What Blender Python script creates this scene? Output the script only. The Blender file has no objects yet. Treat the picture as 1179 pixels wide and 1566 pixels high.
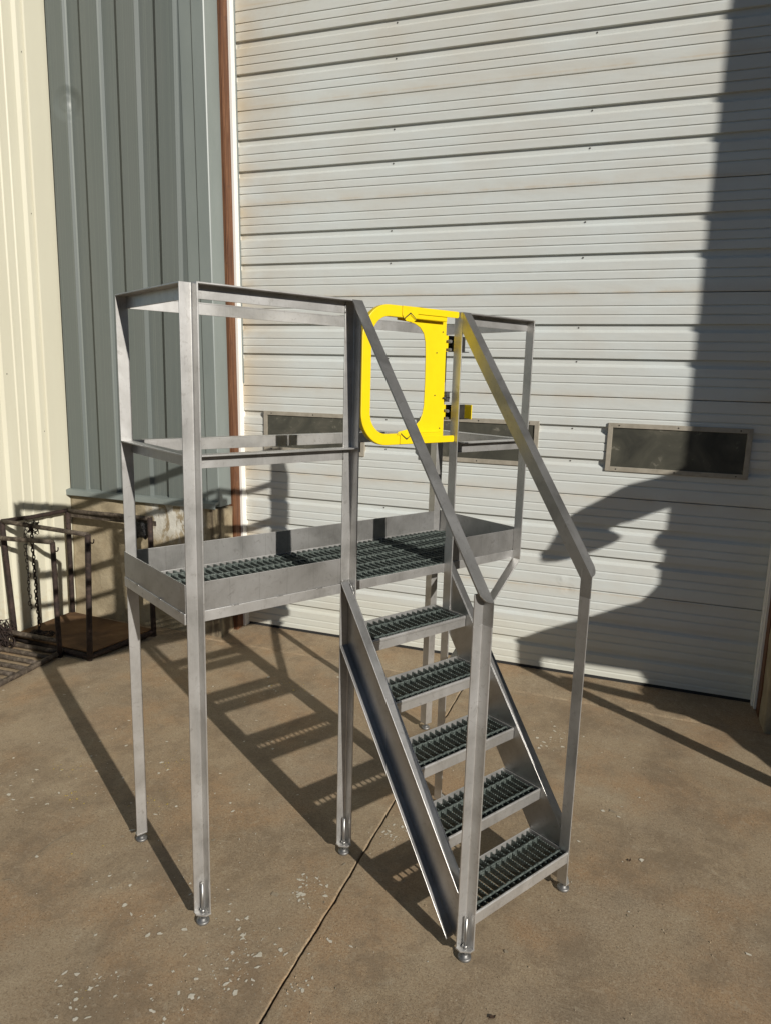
import bpy, bmesh, math, random
from mathutils import Vector, Matrix
random.seed(7)
SC = bpy.context.scene
COL = SC.collection
# ------------------------------------------------------------------ camera, sky, sun, exposure
cam_d = bpy.data.cameras.new("camera")
cam = bpy.data.objects.new("camera", cam_d); COL.objects.link(cam); SC.camera = cam
cam_d.sensor_fit = 'VERTICAL'; cam_d.sensor_height = 24.0; cam_d.lens = 24.0 * 1083.65 / 1566.0
cam_d.clip_start = 0.05; cam_d.clip_end = 1500
Mc = Matrix(((0.94026811, -0.08762792, 0.32896387), (0.33934153, 0.16386679, -0.9262802), (0.02726175, 0.98258283, 0.18381451))).to_4x4()
Mc.translation = Vector((1.81893758, -2.22384145, 1.95392153))
cam.matrix_world = Mc
LIGHT = Vector((-0.7548, 0.5271, -0.3905)).normalized()      # the way the sunlight travels
SUN_EL = math.asin(-LIGHT.z)
world = bpy.data.worlds.new("World"); SC.world = world; world.use_nodes = True
wn = world.node_tree; wn.nodes.clear()
sky = wn.nodes.new('ShaderNodeTexSky'); sky.sky_type = 'NISHITA'; sky.sun_disc = False
sky.sun_elevation = SUN_EL; sky.sun_rotation = math.atan2(-LIGHT.x, -LIGHT.y)
sky.air_density = 0.78; sky.dust_density = 0.05; sky.ozone_density = 1.0
bg = wn.nodes.new('ShaderNodeBackground'); bg.inputs['Strength'].default_value = 0.05
wo = wn.nodes.new('ShaderNodeOutputWorld')
wn.links.new(sky.outputs[0], bg.inputs['Color']); wn.links.new(bg.outputs[0], wo.inputs['Surface'])
sun_d = bpy.data.lights.new("sun", 'SUN'); sun_d.energy = 5.0; sun_d.angle = math.radians(0.53); sun_d.color = (1.0, 0.95, 0.87)
sun = bpy.data.objects.new("sun", sun_d); COL.objects.link(sun)
sun.rotation_euler = LIGHT.to_track_quat('-Z', 'Y').to_euler(); sun.location = (8, -6, 8)
SC.view_settings.view_transform = 'Standard'; SC.view_settings.look = 'None'
SC.view_settings.exposure = -0.04; SC.view_settings.gamma = 1.0; SC.view_settings.use_curve_mapping = False

# ------------------------------------------------------------------ materials
class NT:
    def __init__(s, name):
        s.m = bpy.data.materials.new(name); s.m.use_nodes = True
        s.n = s.m.node_tree.nodes; s.l = s.m.node_tree.links
        s.p = s.n['Principled BSDF']; s.tc = s.n.new('ShaderNodeTexCoord'); s.g = s.n.new('ShaderNodeNewGeometry')
        s.oi = None
    def node(s, t, **k):
        n = s.n.new(t)
        for a, b in k.items():
            if a in n.inputs.keys() if isinstance(a, str) else False: pass
            setattr(n, a, b)
        return n
    def lk(s, a, b): s.l.new(a, b)
    def coord(s, space='Object', scale=(1, 1, 1), loc=(0, 0, 0), rnd=0.0):
        mp = s.n.new('ShaderNodeMapping'); mp.inputs['Scale'].default_value = scale; mp.inputs['Location'].default_value = loc
        src = s.g.outputs['Position'] if space == 'World' else s.tc.outputs[space]
        if rnd:
            if s.oi is None: s.oi = s.n.new('ShaderNodeObjectInfo')
            mu = s.math('MULTIPLY', s.oi.outputs['Random'], rnd)
            va = s.n.new('ShaderNodeVectorMath'); va.operation = 'ADD'
            s.lk(src, va.inputs[0]); s.lk(mu, va.inputs[1]); src = va.outputs[0]
        s.lk(src, mp.inputs['Vector']); return mp.outputs[0]
    def noise(s, vec, scale=5, detail=4, rough=0.55, dist=0.0, out=0):
        n = s.n.new('ShaderNodeTexNoise'); n.inputs['Scale'].default_value = scale; n.inputs['Detail'].default_value = detail
        n.inputs['Roughness'].default_value = rough; n.inputs['Distortion'].default_value = dist
        s.lk(vec, n.inputs['Vector']); return n.outputs[out]
    def voro(s, vec, scale=5, feature='F1', rnd=1.0, out='Distance'):
        n = s.n.new('ShaderNodeTexVoronoi'); n.feature = feature; n.inputs['Scale'].default_value = scale
        n.inputs['Randomness'].default_value = rnd
        s.lk(vec, n.inputs['Vector']); return n.outputs[out]
    def ramp(s, f, stops, interp='LINEAR'):
        r = s.n.new('ShaderNodeValToRGB'); r.color_ramp.interpolation = interp
        e = r.color_ramp.elements
        while len(e) < len(stops): e.new(0.5)
        for i, (p, c) in enumerate(stops):
            e[i].position = p; e[i].color = (c, c, c, 1) if not isinstance(c, (tuple, list)) else (*c, 1)
        s.lk(f, r.inputs[0]); return r.outputs[0]
    def mix(s, f, a, b, mode='MIX'):
        n = s.n.new('ShaderNodeMix'); n.data_type = 'RGBA'; n.blend_type = mode
        for sock, v in ((n.inputs[0], f), (n.inputs[6], a), (n.inputs[7], b)):
            if hasattr(v, 'is_linked') or isinstance(v, bpy.types.NodeSocket): s.lk(v, sock)
            elif isinstance(v, (tuple, list)): sock.default_value = (*v, 1)
            else: sock.default_value = v
        return n.outputs[2]
    def math(s, op, a, b=0.0, clamp=False):
        n = s.n.new('ShaderNodeMath'); n.operation = op; n.use_clamp = clamp
        for sock, v in ((n.inputs[0], a), (n.inputs[1], b)):
            if isinstance(v, bpy.types.NodeSocket): s.lk(v, sock)
            else: sock.default_value = v
        return n.outputs[0]
    def xyz(s, vec):
        n = s.n.new('ShaderNodeSeparateXYZ'); s.lk(vec, n.inputs[0]); return n.outputs
    def bump(s, h, strength=0.3, dist=0.01, prev=None):
        b = s.n.new('ShaderNodeBump'); b.inputs['Strength'].default_value = strength; b.inputs['Distance'].default_value = dist
        s.lk(h, b.inputs['Height'])
        if prev is not None: s.lk(prev, b.inputs['Normal'])
        return b.outputs[0]
    def set(s, **k):
        for a, v in k.items():
            sock = s.p.inputs[{'color': 'Base Color', 'rough': 'Roughness', 'metal': 'Metallic', 'normal': 'Normal', 'spec': 'Specular IOR Level', 'coat': 'Coat Weight'}[a]]
            if isinstance(v, bpy.types.NodeSocket): s.lk(v, sock)
            elif isinstance(v, (tuple, list)): sock.default_value = (*v, 1)
            else: sock.default_value = v
        return s.m

MAT = {}
def mat_steel(name, base=0.56, r0=0.30, r1=0.5, metal=0.93):
    t = NT(name); v = t.coord('Object', rnd=7.0)
    big = t.noise(v, 5, 5, 0.6, 0.6); fine = t.noise(t.coord('Object', (60, 60, 4), rnd=3.0), 6, 3, 0.6)
    c = t.ramp(big, [(0.30, (base * .74, base * .725, base * .69)), (0.5, (base, base * .985, base * .95)), (0.72, (base * 1.18, base * 1.17, base * 1.15))])
    sm = t.noise(v, 38, 4, 0.7, 1.2)
    c = t.mix(t.ramp(sm, [(0.56, 0.0), (0.72, 0.6)]), c, (base * .60, base * .57, base * .52))
    c = t.mix(t.ramp(fine, [(0.35, 0.0), (0.65, 0.22)]), c, (base * 1.25, base * 1.23, base * 1.2))
    ro = t.math('ADD', t.math('MULTIPLY', big, r1 - r0), r0)
    n = t.bump(fine, 0.05, 0.002); n = t.bump(big, 0.12, 0.004, n)
    return t.set(color=c, rough=ro, metal=metal, normal=n)
MAT['steel'] = mat_steel('stainless_mill_finish', 0.56, 0.34, 0.48, 0.78)
MAT['steel_rail'] = mat_steel('stainless_handrail_darker', 0.43, 0.36, 0.5, 0.95)
MAT['steel_plate'] = mat_steel('stainless_plate_dull', 0.46, 0.38, 0.52)
def scribed(m):
    nt = m.node_tree; p = nt.nodes['Principled BSDF']; src = p.inputs['Base Color'].links[0].from_socket
    tc = nt.nodes.new('ShaderNodeTexCoord'); sx = nt.nodes.new('ShaderNodeSeparateXYZ'); nt.links.new(tc.outputs['Object'], sx.inputs[0])
    a = nt.nodes.new('ShaderNodeMath'); a.operation = 'MULTIPLY'; a.inputs[1].default_value = 8.7; nt.links.new(sx.outputs[0], a.inputs[0])
    f = nt.nodes.new('ShaderNodeMath'); f.operation = 'FRACT'; nt.links.new(a.outputs[0], f.inputs[0])
    r = nt.nodes.new('ShaderNodeValToRGB'); r.color_ramp.elements[0].position = 0.0; r.color_ramp.elements[0].color = (.45, .45, .45, 1); r.color_ramp.elements[1].position = .022; r.color_ramp.elements[1].color = (0, 0, 0, 1); nt.links.new(f.outputs[0], r.inputs[0])
    mx = nt.nodes.new('ShaderNodeMix'); mx.data_type = 'RGBA'; nt.links.new(r.outputs[0], mx.inputs[0]); nt.links.new(src, mx.inputs[6]); mx.inputs[7].default_value = (.2, .19, .17, 1)
    nt.links.new(mx.outputs[2], p.inputs['Base Color']); return m
scribed(MAT['steel_plate'])
MAT['steel_smooth'] = mat_steel('stainless_formed_channel', 0.42, 0.32, 0.46)
MAT['foot_metal'] = mat_steel('dull_foot_steel', 0.24, 0.42, 0.6, 0.8)
MAT['zinc'] = mat_steel('dull_zinc_fittings', 0.40, 0.34, 0.5)
t = NT('dark_serrated_grating'); v = t.coord('Object', rnd=5.0)
n1 = t.noise(v, 120, 4, 0.7); 
MAT['grating'] = t.set(color=t.ramp(n1, [(0.32, (.03, .04, .036)), (0.55, (.095, .115, .105)), (0.74, (.24, .27, .245))]), rough=0.55, metal=0.35, normal=t.bump(n1, 0.6, 0.003))
t = NT('yellow_powder_coat'); v = t.coord('Object')
n1 = t.noise(v, 30, 3, .5)
MAT['yellow'] = t.set(color=t.mix(t.ramp(n1, [(.4, 0.0), (.7, .35)]), (.80, .60, .002), (.72, .53, .002)), rough=0.42, normal=t.bump(t.noise(v, 300, 2), 0.06, .001))
t = NT('black_bracket'); MAT['black'] = t.set(color=t.ramp(t.noise(t.coord('Object'), 40), [(.3, (.012, .012, .013)), (.7, (.035, .033, .03))]), rough=0.45)
# overhead door paint
t = NT('aged_white_door_paint'); w = t.coord('World'); X, Y, Z = t.xyz(w)[:3]
sz = t.math('FRACT', t.math('DIVIDE', t.math('ADD', Z, 0.03), 0.637))
near = t.math('ABSOLUTE', t.math('SUBTRACT', sz, 0.5))                       # .5 at a section seam
seam = t.ramp(near, [(0.42, 0.0), (0.488, 0.35), (0.5, 1.0)])
grime = t.noise(t.coord('World', (1.1, 1, 2.2)), 1.6, 5, 0.6, 0.4)
strk = t.noise(t.coord('World', (14, 1, .5)), 3, 4, 0.6)
c = t.mix(t.ramp(grime, [(.35, 0.0), (.68, .75)]), (.60, .635, .62), (.565, .56, .515))
c = t.mix(t.math('MULTIPLY', seam, t.ramp(t.noise(t.coord('World', (2.2, 1, 2)), 2, 5, .6), [(.38, 0.05), (.66, .75)])), c, (.50, .395, .26))
hi = t.ramp(t.math('MULTIPLY', Z, 0.2), [(.62, 0.0), (.88, .5)])
c = t.mix(t.math('MULTIPLY', hi, grime), c, (.50, .44, .335))
lo = t.ramp(Z, [(.04, .75), (.32, .55), (.40, 0.0)])
c = t.mix(t.math('MULTIPLY', lo, .6), c, (.64, .615, .49))
edge = t.ramp(t.math('ADD', X, 1.0), [(0.0, .8), (.12, .35), (.45, 0.0)])
c = t.mix(t.math('MULTIPLY', edge, t.ramp(grime, [(.35, .2), (.6, 1.0)])), c, (.50, .41, .28))
sp = t.ramp(t.noise(t.coord('World'), 55, 3, .7), [(.70, 0.0), (.76, .35)])
c = t.mix(sp, c, (.42, .39, .33))
fine = t.noise(t.coord('World', (300, 1, 18)), 1.0, 2, .5)
c = t.mix(t.ramp(fine, [(.3, 0.0), (.7, .08)]), c, (.5, .5, .48))
n = t.bump(t.noise(t.coord('World', (2.0, 1, 9)), 2.2, 2, .5), 0.25, 0.01); n = t.bump(fine, .12, .001, n)
for dx, dz, rad, amp in ((1.408, .675, .045, 1.0), (1.451, .61, .05, -1.0), (1.358, .085, .06, 1.0)):
    vd = t.n.new('ShaderNodeVectorMath'); vd.operation = 'DISTANCE'; vd.inputs[1].default_value = (dx, 2.49, dz); t.lk(w, vd.inputs[0])
    hgt = t.ramp(t.math('DIVIDE', vd.outputs['Value'], rad), [(0.0, 1.0 if amp > 0 else 0.0), (.55, .35 if amp > 0 else .65), (1.0, 0.0 if amp > 0 else 1.0)], 'EASE')
    n = t.bump(hgt, .5, .006, n)
MAT['door'] = t.set(color=c, rough=.5, normal=n)
t = NT('cream_siding_paint'); w = t.coord('World'); g1 = t.noise(t.coord('World', (1, 1, .25)), 4, 4)
c = t.mix(t.ramp(g1, [(.3, 0.0), (.7, .6)]), (.585, .565, .45), (.54, .515, .405))
zz = t.xyz(w)[2]
c = t.mix(t.ramp(t.math('MULTIPLY', t.noise(w, 22, 4, .6), t.ramp(zz, [(0.0, 1.2), (.5, .75)])), [(.5, 0.0), (.62, .35)]), c, (.5, .42, .28))
MAT['cream'] = t.set(color=c, rough=.5, normal=t.bump(t.noise(t.coord('World', (1, 1, .3)), 3, 2), .2, .01))
t = NT('grey_green_siding_paint'); w = t.coord('World')
stri = t.noise(t.coord('World', (190, 1, .02)), 1.0, 1, .5); g1 = t.noise(t.coord('World', (1, 1, .3)), 2.5, 4)
c = t.mix(t.ramp(g1, [(.3, 0.0), (.7, .8)]), (.114, .134, .127), (.134, .148, .140))
c = t.mix(t.ramp(stri, [(.55, 0.0), (.70, .5)]), c, (.20, .22, .195))
nb_ = t.bump(t.noise(t.coord('World', (2, 1, .8)), 2.0, 2), .3, .012, t.bump(stri, .35, .002))
vd = t.n.new('ShaderNodeVectorMath'); vd.operation = 'DISTANCE'; vd.inputs[1].default_value = (-2.24, 2.17, 3.83); t.lk(w, vd.inputs[0])
nb_ = t.bump(t.ramp(t.math('DIVIDE', vd.outputs['Value'], .13), [(0.0, 0.0), (.4, .25), (1.0, 1.0)], 'EASE'), .9, .02, nb_)
MAT['grey'] = t.set(color=c, rough=.42, normal=nb_)
t = NT('pale_grey_trim_paint'); MAT['trim_grey'] = t.set(color=t.ramp(t.noise(t.coord('World', (1, 1, .4)), 5), [(.3, (.185, .212, .202)), (.7, (.21, .238, .227))]), rough=.42)
t = NT('white_trim_paint'); MAT['trim_white'] = t.set(color=t.ramp(t.noise(t.coord('World', (3, 3, .6)), 5), [(.3, (.78, .77, .72)), (.7, (.84, .83, .79))]), rough=.45)
t = NT('rusted_red_oxide_channel'); g = t.noise(t.coord('World', (30, 30, 1.2)), 2.2, 4, .65, .5); g2 = t.noise(t.coord('World'), 14, 5, .7)
c = t.ramp(g, [(.3, (.06, .022, .010)), (.5, (.125, .050, .020)), (.68, (.20, .095, .045))])
c = t.mix(t.ramp(g2, [(.60, 0.0), (.70, .7)]), c, (.06, .025, .016))
MAT['rust_channel'] = t.set(color=c, rough=.6, normal=t.bump(g2, .25, .004))
t = NT('weathered_foundation_concrete'); w = t.coord('World'); X, Y, Z = t.xyz(w)[:3]
a = t.noise(w, 6, 7, .65, .3); b = t.noise(w, 60, 4, .7)
c = t.ramp(a, [(.28, (.20, .155, .095)), (.5, (.31, .255, .165)), (.72, (.39, .33, .225))])
c = t.mix(t.ramp(b, [(.58, 0.0), (.72, .5)]), c, (.16, .12, .075))
wx = t.math('MULTIPLY', t.ramp(t.math('ADD', X, 2.0), [(.30, 0.0), (.36, 1.0), (.80, 1.0), (.86, 0.0)]), t.ramp(Z, [(.66, 0.0), (.80, 1.0)]))
pm = t.ramp(t.noise(t.coord('World', (1, 1, .45)), 11, 5, .6, .6), [(.44, 0.0), (.50, 1.0)])
c = t.mix(t.math('MULTIPLY', t.math('MULTIPLY', wx, pm), .85), c, (.62, .61, .55))
dk = t.math('MULTIPLY', t.ramp(t.math('ADD', t.math('MULTIPLY', X, .25), .5), [(.205, 0.0), (.220, 1.0), (.27, 1.0), (.30, 0.0)]), t.ramp(t.noise(t.coord('World', (5, 1, .5)), 5, 4), [(.40, 0.0), (.56, .85)]))
c = t.mix(dk, c, (.085, .062, .04))
n = t.bump(a, .7, .02); n = t.bump(b, .5, .006, n)
MAT['foundation'] = t.set(color=c, rough=.9, normal=n)
# slab
t = NT('stained_brown_concrete'); w = t.coord('World'); 
a = t.noise(w, 1.3, 10, .72, .15); b = t.noise(w, 9, 9, .78, .1); f = t.noise(w, 105, 5, .82); f3 = t.noise(w, 210, 3, .8); m_ = t.noise(w, 40, 6, .75)
c = t.ramp(a, [(.32, (.215, .150, .085)), (.5, (.325, .243, .150)), (.68, (.42, .335, .22))])
c = t.mix(t.ramp(b, [(.40, 0.0), (.68, .6)]), c, (.33, .25, .16))
c = t.mix(t.ramp(t.noise(t.coord('World', loc=(4, 2, 0)), 2.3, 5, .6), [(.48, 0.0), (.62, .65)]), c, (.36, .225, .115))
c = t.mix(t.ramp(t.noise(t.coord('World', loc=(9, 5, 0)), .75, 5, .55), [(.50, 0.0), (.66, .55)]), c, (.24, .205, .155))
c = t.mix(t.ramp(m_, [(.34, .45), (.46, 0.0)]), c, (.17, .12, .07))
c = t.mix(t.ramp(m_, [(.52, 0.0), (.64, .5)]), c, (.33, .265, .175))
c = t.mix(t.ramp(f, [(.52, 0.0), (.70, .75)]), c, (.47, .40, .285))
c = t.mix(t.ramp(f, [(.34, .75), (.47, 0.0)]), c, (.13, .092, .055))
c = t.mix(t.ramp(f3, [(.34, .5), (.46, 0.0)]), c, (.11, .078, .046))
st = t.noise(t.coord('World', (1, .8, 1), loc=(3, 7, 0)), 3.0, 10, .78, .2)
c = t.mix(t.ramp(st, [(.48, 0.0), (.60, .6)]), c, (.19, .14, .088))
c = t.mix(t.ramp(t.noise(t.coord('World', loc=(1, 3, 0)), 18, 5, .75, .5), [(.58, 0.0), (.68, .4)]), c, (.44, .37, .265))
scr = t.noise(t.coord('World', (3, 60, 1)), 2.5, 3, .6, 1.5)
c = t.mix(t.ramp(scr, [(.66, 0.0), (.72, .35)]), c, (.34, .28, .20))
pale = t.voro(t.coord('World', loc=(.3, .1, 0)), 22)
c = t.mix(t.math('MULTIPLY', t.ramp(pale, [(.05, .8), (.09, 0.0)]), t.ramp(b, [(.5, 0.0), (.56, 1.0)])), c, (.45, .39, .29))
spk = t.voro(w, 75)
c = t.mix(t.ramp(spk, [(.10, .6), (.16, 0.0)]), c, (.10, .075, .05))
n = t.bump(b, .25, .010); n = t.bump(m_, .16, .003, n); n = t.bump(f, .40, .0016, n)
MAT['slab'] = t.set(color=c, rough=t.ramp(b, [(.3, .72), (.7, .9)]), normal=n)
t = NT('joint_dirt'); MAT['joint'] = t.set(color=t.ramp(t.noise(t.coord('World'), 60, 4), [(.3, (.02, .016, .012)), (.7, (.06, .045, .03))]), rough=1.0)
t = NT('yard_dirt'); MAT['dirt'] = t.set(color=t.ramp(t.noise(t.coord('World'), .8, 6), [(.3, (.045, .04, .034)), (.7, (.075, .066, .056))]), rough=1.0)
t = NT('dusty_dark_glazing'); w = t.coord('World'); d1 = t.noise(w, 5, 6, .6, 1.0); d2 = t.voro(t.coord('World', (1, 1, 1)), 20)
c = t.ramp(d1, [(.3, (.045, .045, .038)), (.55, (.08, .078, .062)), (.75, (.13, .12, .095))])
c = t.mix(t.math('MULTIPLY', t.ramp(t.noise(w, 30, 3), [(.60, 0.0), (.68, .7)]), t.ramp(d1, [(.5, 0.0), (.6, 1.0)])), c, (.22, .21, .17))
MAT['glass'] = t.set(color=c, rough=.28, spec=.5)
t = NT('window_frame_alloy'); MAT['wframe'] = t.set(color=t.ramp(t.noise(t.coord('World', (2, 2, 2)), 12, 4), [(.3, (.30, .27, .215)), (.7, (.40, .365, .30))]), rough=.55, metal=.1)
t = NT('rusty_steel'); v = t.coord('Object', rnd=4.0); g = t.noise(v, 22, 6, .7, .4); g2 = t.noise(v, 90, 3, .6)
c = t.ramp(g, [(.3, (.012, .008, .007)), (.5, (.028, .017, .013)), (.66, (.060, .036, .027)), (.8, (.17, .14, .11))])
MAT['rust'] = t.set(color=c, rough=.8, metal=.15, normal=t.bump(g2, .5, .004, t.bump(g, .5, .006)))
t = NT('weathered_pipe'); v = t.coord('Object', rnd=4.0); g = t.noise(v, 30, 6, .7, .4)
c = t.ramp(g, [(.3, (.025, .017, .012)), (.5, (.075, .058, .043)), (.7, (.19, .155, .115))])
MAT['pipe'] = t.set(color=c, rough=.75, metal=.2, normal=t.bump(g, .4, .004))
t = NT('rusted_sheet'); v = t.coord('World'); g = t.noise(v, 3.5, 6, .65, .4)
MAT['sheet'] = t.set(color=t.ramp(g, [(.3, (.055, .026, .010)), (.55, (.12, .062, .023)), (.75, (.20, .12, .055))]), rough=.9, normal=t.bump(t.noise(v, 50, 4), .4, .004))
t = NT('black_plastic'); MAT['plastic'] = t.set(color=(.012, .012, .014), rough=.25, normal=t.bump(t.noise(t.coord('Object'), 22, 4, .6, 2.0), 1.0, .03))
t = NT('white_paint_chips'); MAT['chip_white'] = t.set(color=t.ramp(t.noise(t.coord('World'), 40), [(.3, (.52, .48, .38)), (.7, (.66, .62, .52))]), rough=.7)
t = NT('yellow_paint_chips'); MAT['chip_yellow'] = t.set(color=(.62, .46, .06), rough=.7)
t = NT('faint_concrete_scuff'); MAT['scuff'] = t.set(color=t.ramp(t.noise(t.coord('World'), 30), [(.3, (.26, .21, .145)), (.7, (.36, .30, .21))]), rough=.9)
t = NT('dry_leaf'); MAT['leaf'] = t.set(color=(.055, .03, .016), rough=.8)
t = NT('screw_head'); MAT['screw'] = t.set(color=(.05, .042, .036), rough=.6, metal=.3)
t = NT('rubber_seal'); MAT['rubber'] = t.set(color=(.02, .02, .02), rough=.8)
t = NT('dark_blocker_paint'); MAT['blocker'] = t.set(color=(.06, .06, .055), rough=.6)  # for the added, unseen light blockers only
t = NT('wood_board'); g = t.noise(t.coord('World', (1, 1, 25)), 3, 4, .6, .6)
MAT['board'] = t.set(color=t.ramp(g, [(.3, (.09, .06, .038)), (.7, (.20, .145, .10))]), rough=.85)

# ------------------------------------------------------------------ mesh helpers
class MB:
    def __init__(s): s.v = []; s.f = []; s.sm = []
    def poly(s, vs, faces, smooth=False):
        o = len(s.v); s.v += [tuple(p) for p in vs]
        for f in faces: s.f.append([i + o for i in f]); s.sm.append(smooth)
        return s
    def box(s, x0, x1, y0, y1, z0, z1):
        x0, x1 = sorted((x0, x1)); y0, y1 = sorted((y0, y1)); z0, z1 = sorted((z0, z1))
        return s.poly([(x0, y0, z0), (x1, y0, z0), (x1, y1, z0), (x0, y1, z0), (x0, y0, z1), (x1, y0, z1), (x1, y1, z1), (x0, y1, z1)],
                      [(0, 3, 2, 1), (4, 5, 6, 7), (0, 1, 5, 4), (1, 2, 6, 5), (2, 3, 7, 6), (3, 0, 4, 7)])
    def prism(s, prof, O, A, B, E, smooth=False):
        O, A, B, E = map(Vector, (O, A, B, E)); n = len(prof)
        base = [O + A * a + B * b for a, b in prof]
        vs = base + [p + E for p in base]
        return s.poly(vs, [list(range(n))[::-1], list(range(n, 2 * n))] + [(i, (i + 1) % n, n + (i + 1) % n, n + i) for i in range(n)], smooth)
    def tube(s, pts, r, n=10, closed=False):
        pts = [Vector(p) for p in pts]; rings = []; m = len(pts)
        rr = r if isinstance(r, (list, tuple)) else [r] * m
        prev = None
        for i, p in enumerate(pts):
            if closed: d = pts[(i + 1) % m] - pts[i - 1]
            else: d = pts[min(i + 1, m - 1)] - pts[max(i - 1, 0)]
            d.normalize()
            up = prev if prev is not None else (Vector((0, 0, 1)) if abs(d.z) < .9 else Vector((1, 0, 0)))
            a = (up - d * up.dot(d)).normalized(); b = d.cross(a); prev = a
            rings.append([p + (a * math.cos(2 * math.pi * k / n) + b * math.sin(2 * math.pi * k / n)) * rr[i] for k in range(n)])
        o = len(s.v)
        for g in rings: s.v += [tuple(q) for q in g]
        segs = m if closed else m - 1
        for i in range(segs):
            j = (i + 1) % m
            for k in range(n):
                s.f.append([o + i * n + k, o + i * n + (k + 1) % n, o + j * n + (k + 1) % n, o + j * n + k]); s.sm.append(True)
        if not closed:
            s.f.append([o + k for k in range(n)][::-1]); s.sm.append(False)
            s.f.append([o + (m - 1) * n + k for k in range(n)]); s.sm.append(False)
        return s
    def lathe(s, prof, c, n=20):
        o = len(s.v); m = len(prof)
        for r, z in prof:
            for k in range(n): s.v.append((c[0] + r * math.cos(2 * math.pi * k / n), c[1] + r * math.sin(2 * math.pi * k / n), c[2] + z))
        for i in range(m - 1):
            for k in range(n):
                s.f.append([o + i * n + k, o + i * n + (k + 1) % n, o + (i + 1) * n + (k + 1) % n, o + (i + 1) * n + k]); s.sm.append(True)
        s.f.append([o + k for k in range(n)][::-1]); s.sm.append(False)
        s.f.append([o + (m - 1) * n + k for k in range(n)]); s.sm.append(False)
        return s
    def mesh(s, name, m):
        me = bpy.data.meshes.new(name); me.from_pydata(s.v, [], s.f); me.polygons.foreach_set('use_smooth', s.sm)
        bm = bmesh.new(); bm.from_mesh(me); bmesh.ops.recalc_face_normals(bm, faces=bm.faces); bm.to_mesh(me); bm.free()
        me.materials.append(MAT[m]); me.update(); return me
    def build(s, name, m, parent=None, bevel=0.0):
        o = bpy.data.objects.new(name, s.mesh(name, m)); COL.objects.link(o)
        if parent is not None: o.parent = parent
        if bevel:
            b = o.modifiers.new('bevel', 'BEVEL'); b.width = bevel; b.segments = 2; b.limit_method = 'ANGLE'; b.angle_limit = math.radians(40); b.harden_normals = False
        return o
def share(o, name, parent, loc=None, rot=None):
    c = o.copy(); c.name = name; COL.objects.link(c); c.parent = parent
    if loc is not None: c.location = loc
    if rot is not None: c.rotation_euler = rot
    return c
def thing(name, label, cat, loc=(0, 0, 0), rz=0.0, group=None):
    o = bpy.data.objects.new(name, None); COL.objects.link(o); o.location = loc; o.rotation_euler = (0, 0, rz)
    o.empty_display_size = .2; return tag(o, label, cat, group)
def tag(o, label, cat, group=None):
    o['label'] = label; o['category'] = cat
    if group: o['group'] = group
    return o
def struct(o): o['kind'] = 'structure'; return o
def stuff(o): o['kind'] = 'stuff'; return o

# ------------------------------------------------------------------ ground
YD = 2.490                      # door face
JX, JY = 0.877, 2.10            # the two control joints
gr = MB(); gr.poly([(-400, -400, -.06), (400, -400, -.06), (400, 400, -.06), (-400, 400, -.06)], [(0, 1, 2, 3)])
struct(gr.build('ground', 'dirt'))
def rn(s): return random.uniform(-s, s)
def wav(y, k): return .0035 * math.sin(y * 3.1 + k) + .002 * math.sin(y * 11 + 2 * k) + .0014 * math.sin(y * 37 + k * 3)
def slab(name, side):
    """ one side of the long joint; its edge at the joint is worn and chipped """
    m = MB(); ys = []
    y = -1.2
    while y < JY - .004: ys.append(y); y += .012
    ys = [-5.0, -4.0, -2.5] + ys + [JY - .004]
    xf = 7.0 if side > 0 else -4.5
    rows = []
    chip = 0.0
    for y in ys:
        chip = max(0.0, chip * .75 + rn(.004) + .0006) if random.random() > .06 else random.uniform(.004, .012)
        e = JX + side * .0036 + wav(y, 1) * .6
        w1 = .002 + chip * (.45 if side < 0 else .3)
        rows.append([(xf, y, 0), (JX + side * .30, y, 0), (e + side * (w1 + .003), y, 0), (e + side * w1, y, -.0003 - chip * .05), (e + side * w1 * .4, y, -.0016 - chip * .14), (e, y, -.008), (e, y, -.05)])
    o = 0; n = len(rows[0])
    for r in rows: m.v += r
    for i in range(len(rows) - 1):
        for k in range(n - 1):
            m.f.append([i * n + k, i * n + k + 1, (i + 1) * n + k + 1, (i + 1) * n + k]); m.sm.append(k >= 3)
    ob = m.build(name, 'slab'); return struct(ob)
slab('concrete_slab', -1); slab('concrete_slab', 1)
m = MB(); rows = []
x = -2.415; xs = []
while x < 2.75: xs.append(x); x += .014
xs += [2.75, 4.0, 9.0]
chip = 0
for x in xs:
    chip = max(0.0, chip * .8 + rn(.006) + .001) if random.random() > .05 else random.uniform(.004, .02)
    if x < .9: chip *= .15
    e = JY + .004 + .004 * math.sin(x * 4) + .003 * math.sin(x * 17) + .002 * math.sin(x * 51)
    rows.append([(x, 3.4, .018), (x, YD - .01, .014), (x, e + .02 + chip, -.001), (x, e + .004 + chip * .6, -.003 - chip * .15), (x, e, -.010), (x, e, -.05)])
n = len(rows[0])
for r in rows: m.v += r
for i in range(len(rows) - 1):
    for k in range(n - 1): m.f.append([i * n + k, i * n + k + 1, (i + 1) * n + k + 1, (i + 1) * n + k]); m.sm.append(k >= 2)
struct(m.build('threshold_slab', 'slab'))
m = MB(); m.poly([(-2.4, JY - .05, -.03), (9, JY - .05, -.03), (9, JY + .05, -.03), (-2.4, JY + .05, -.03), (JX - .05, -5, -.031), (JX + .05, -5, -.031), (JX + .05, JY, -.031), (JX - .05, JY, -.031)], [(0, 1, 2, 3), (4, 5, 6, 7)])
struct(m.build('joint_bed', 'joint'))

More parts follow.
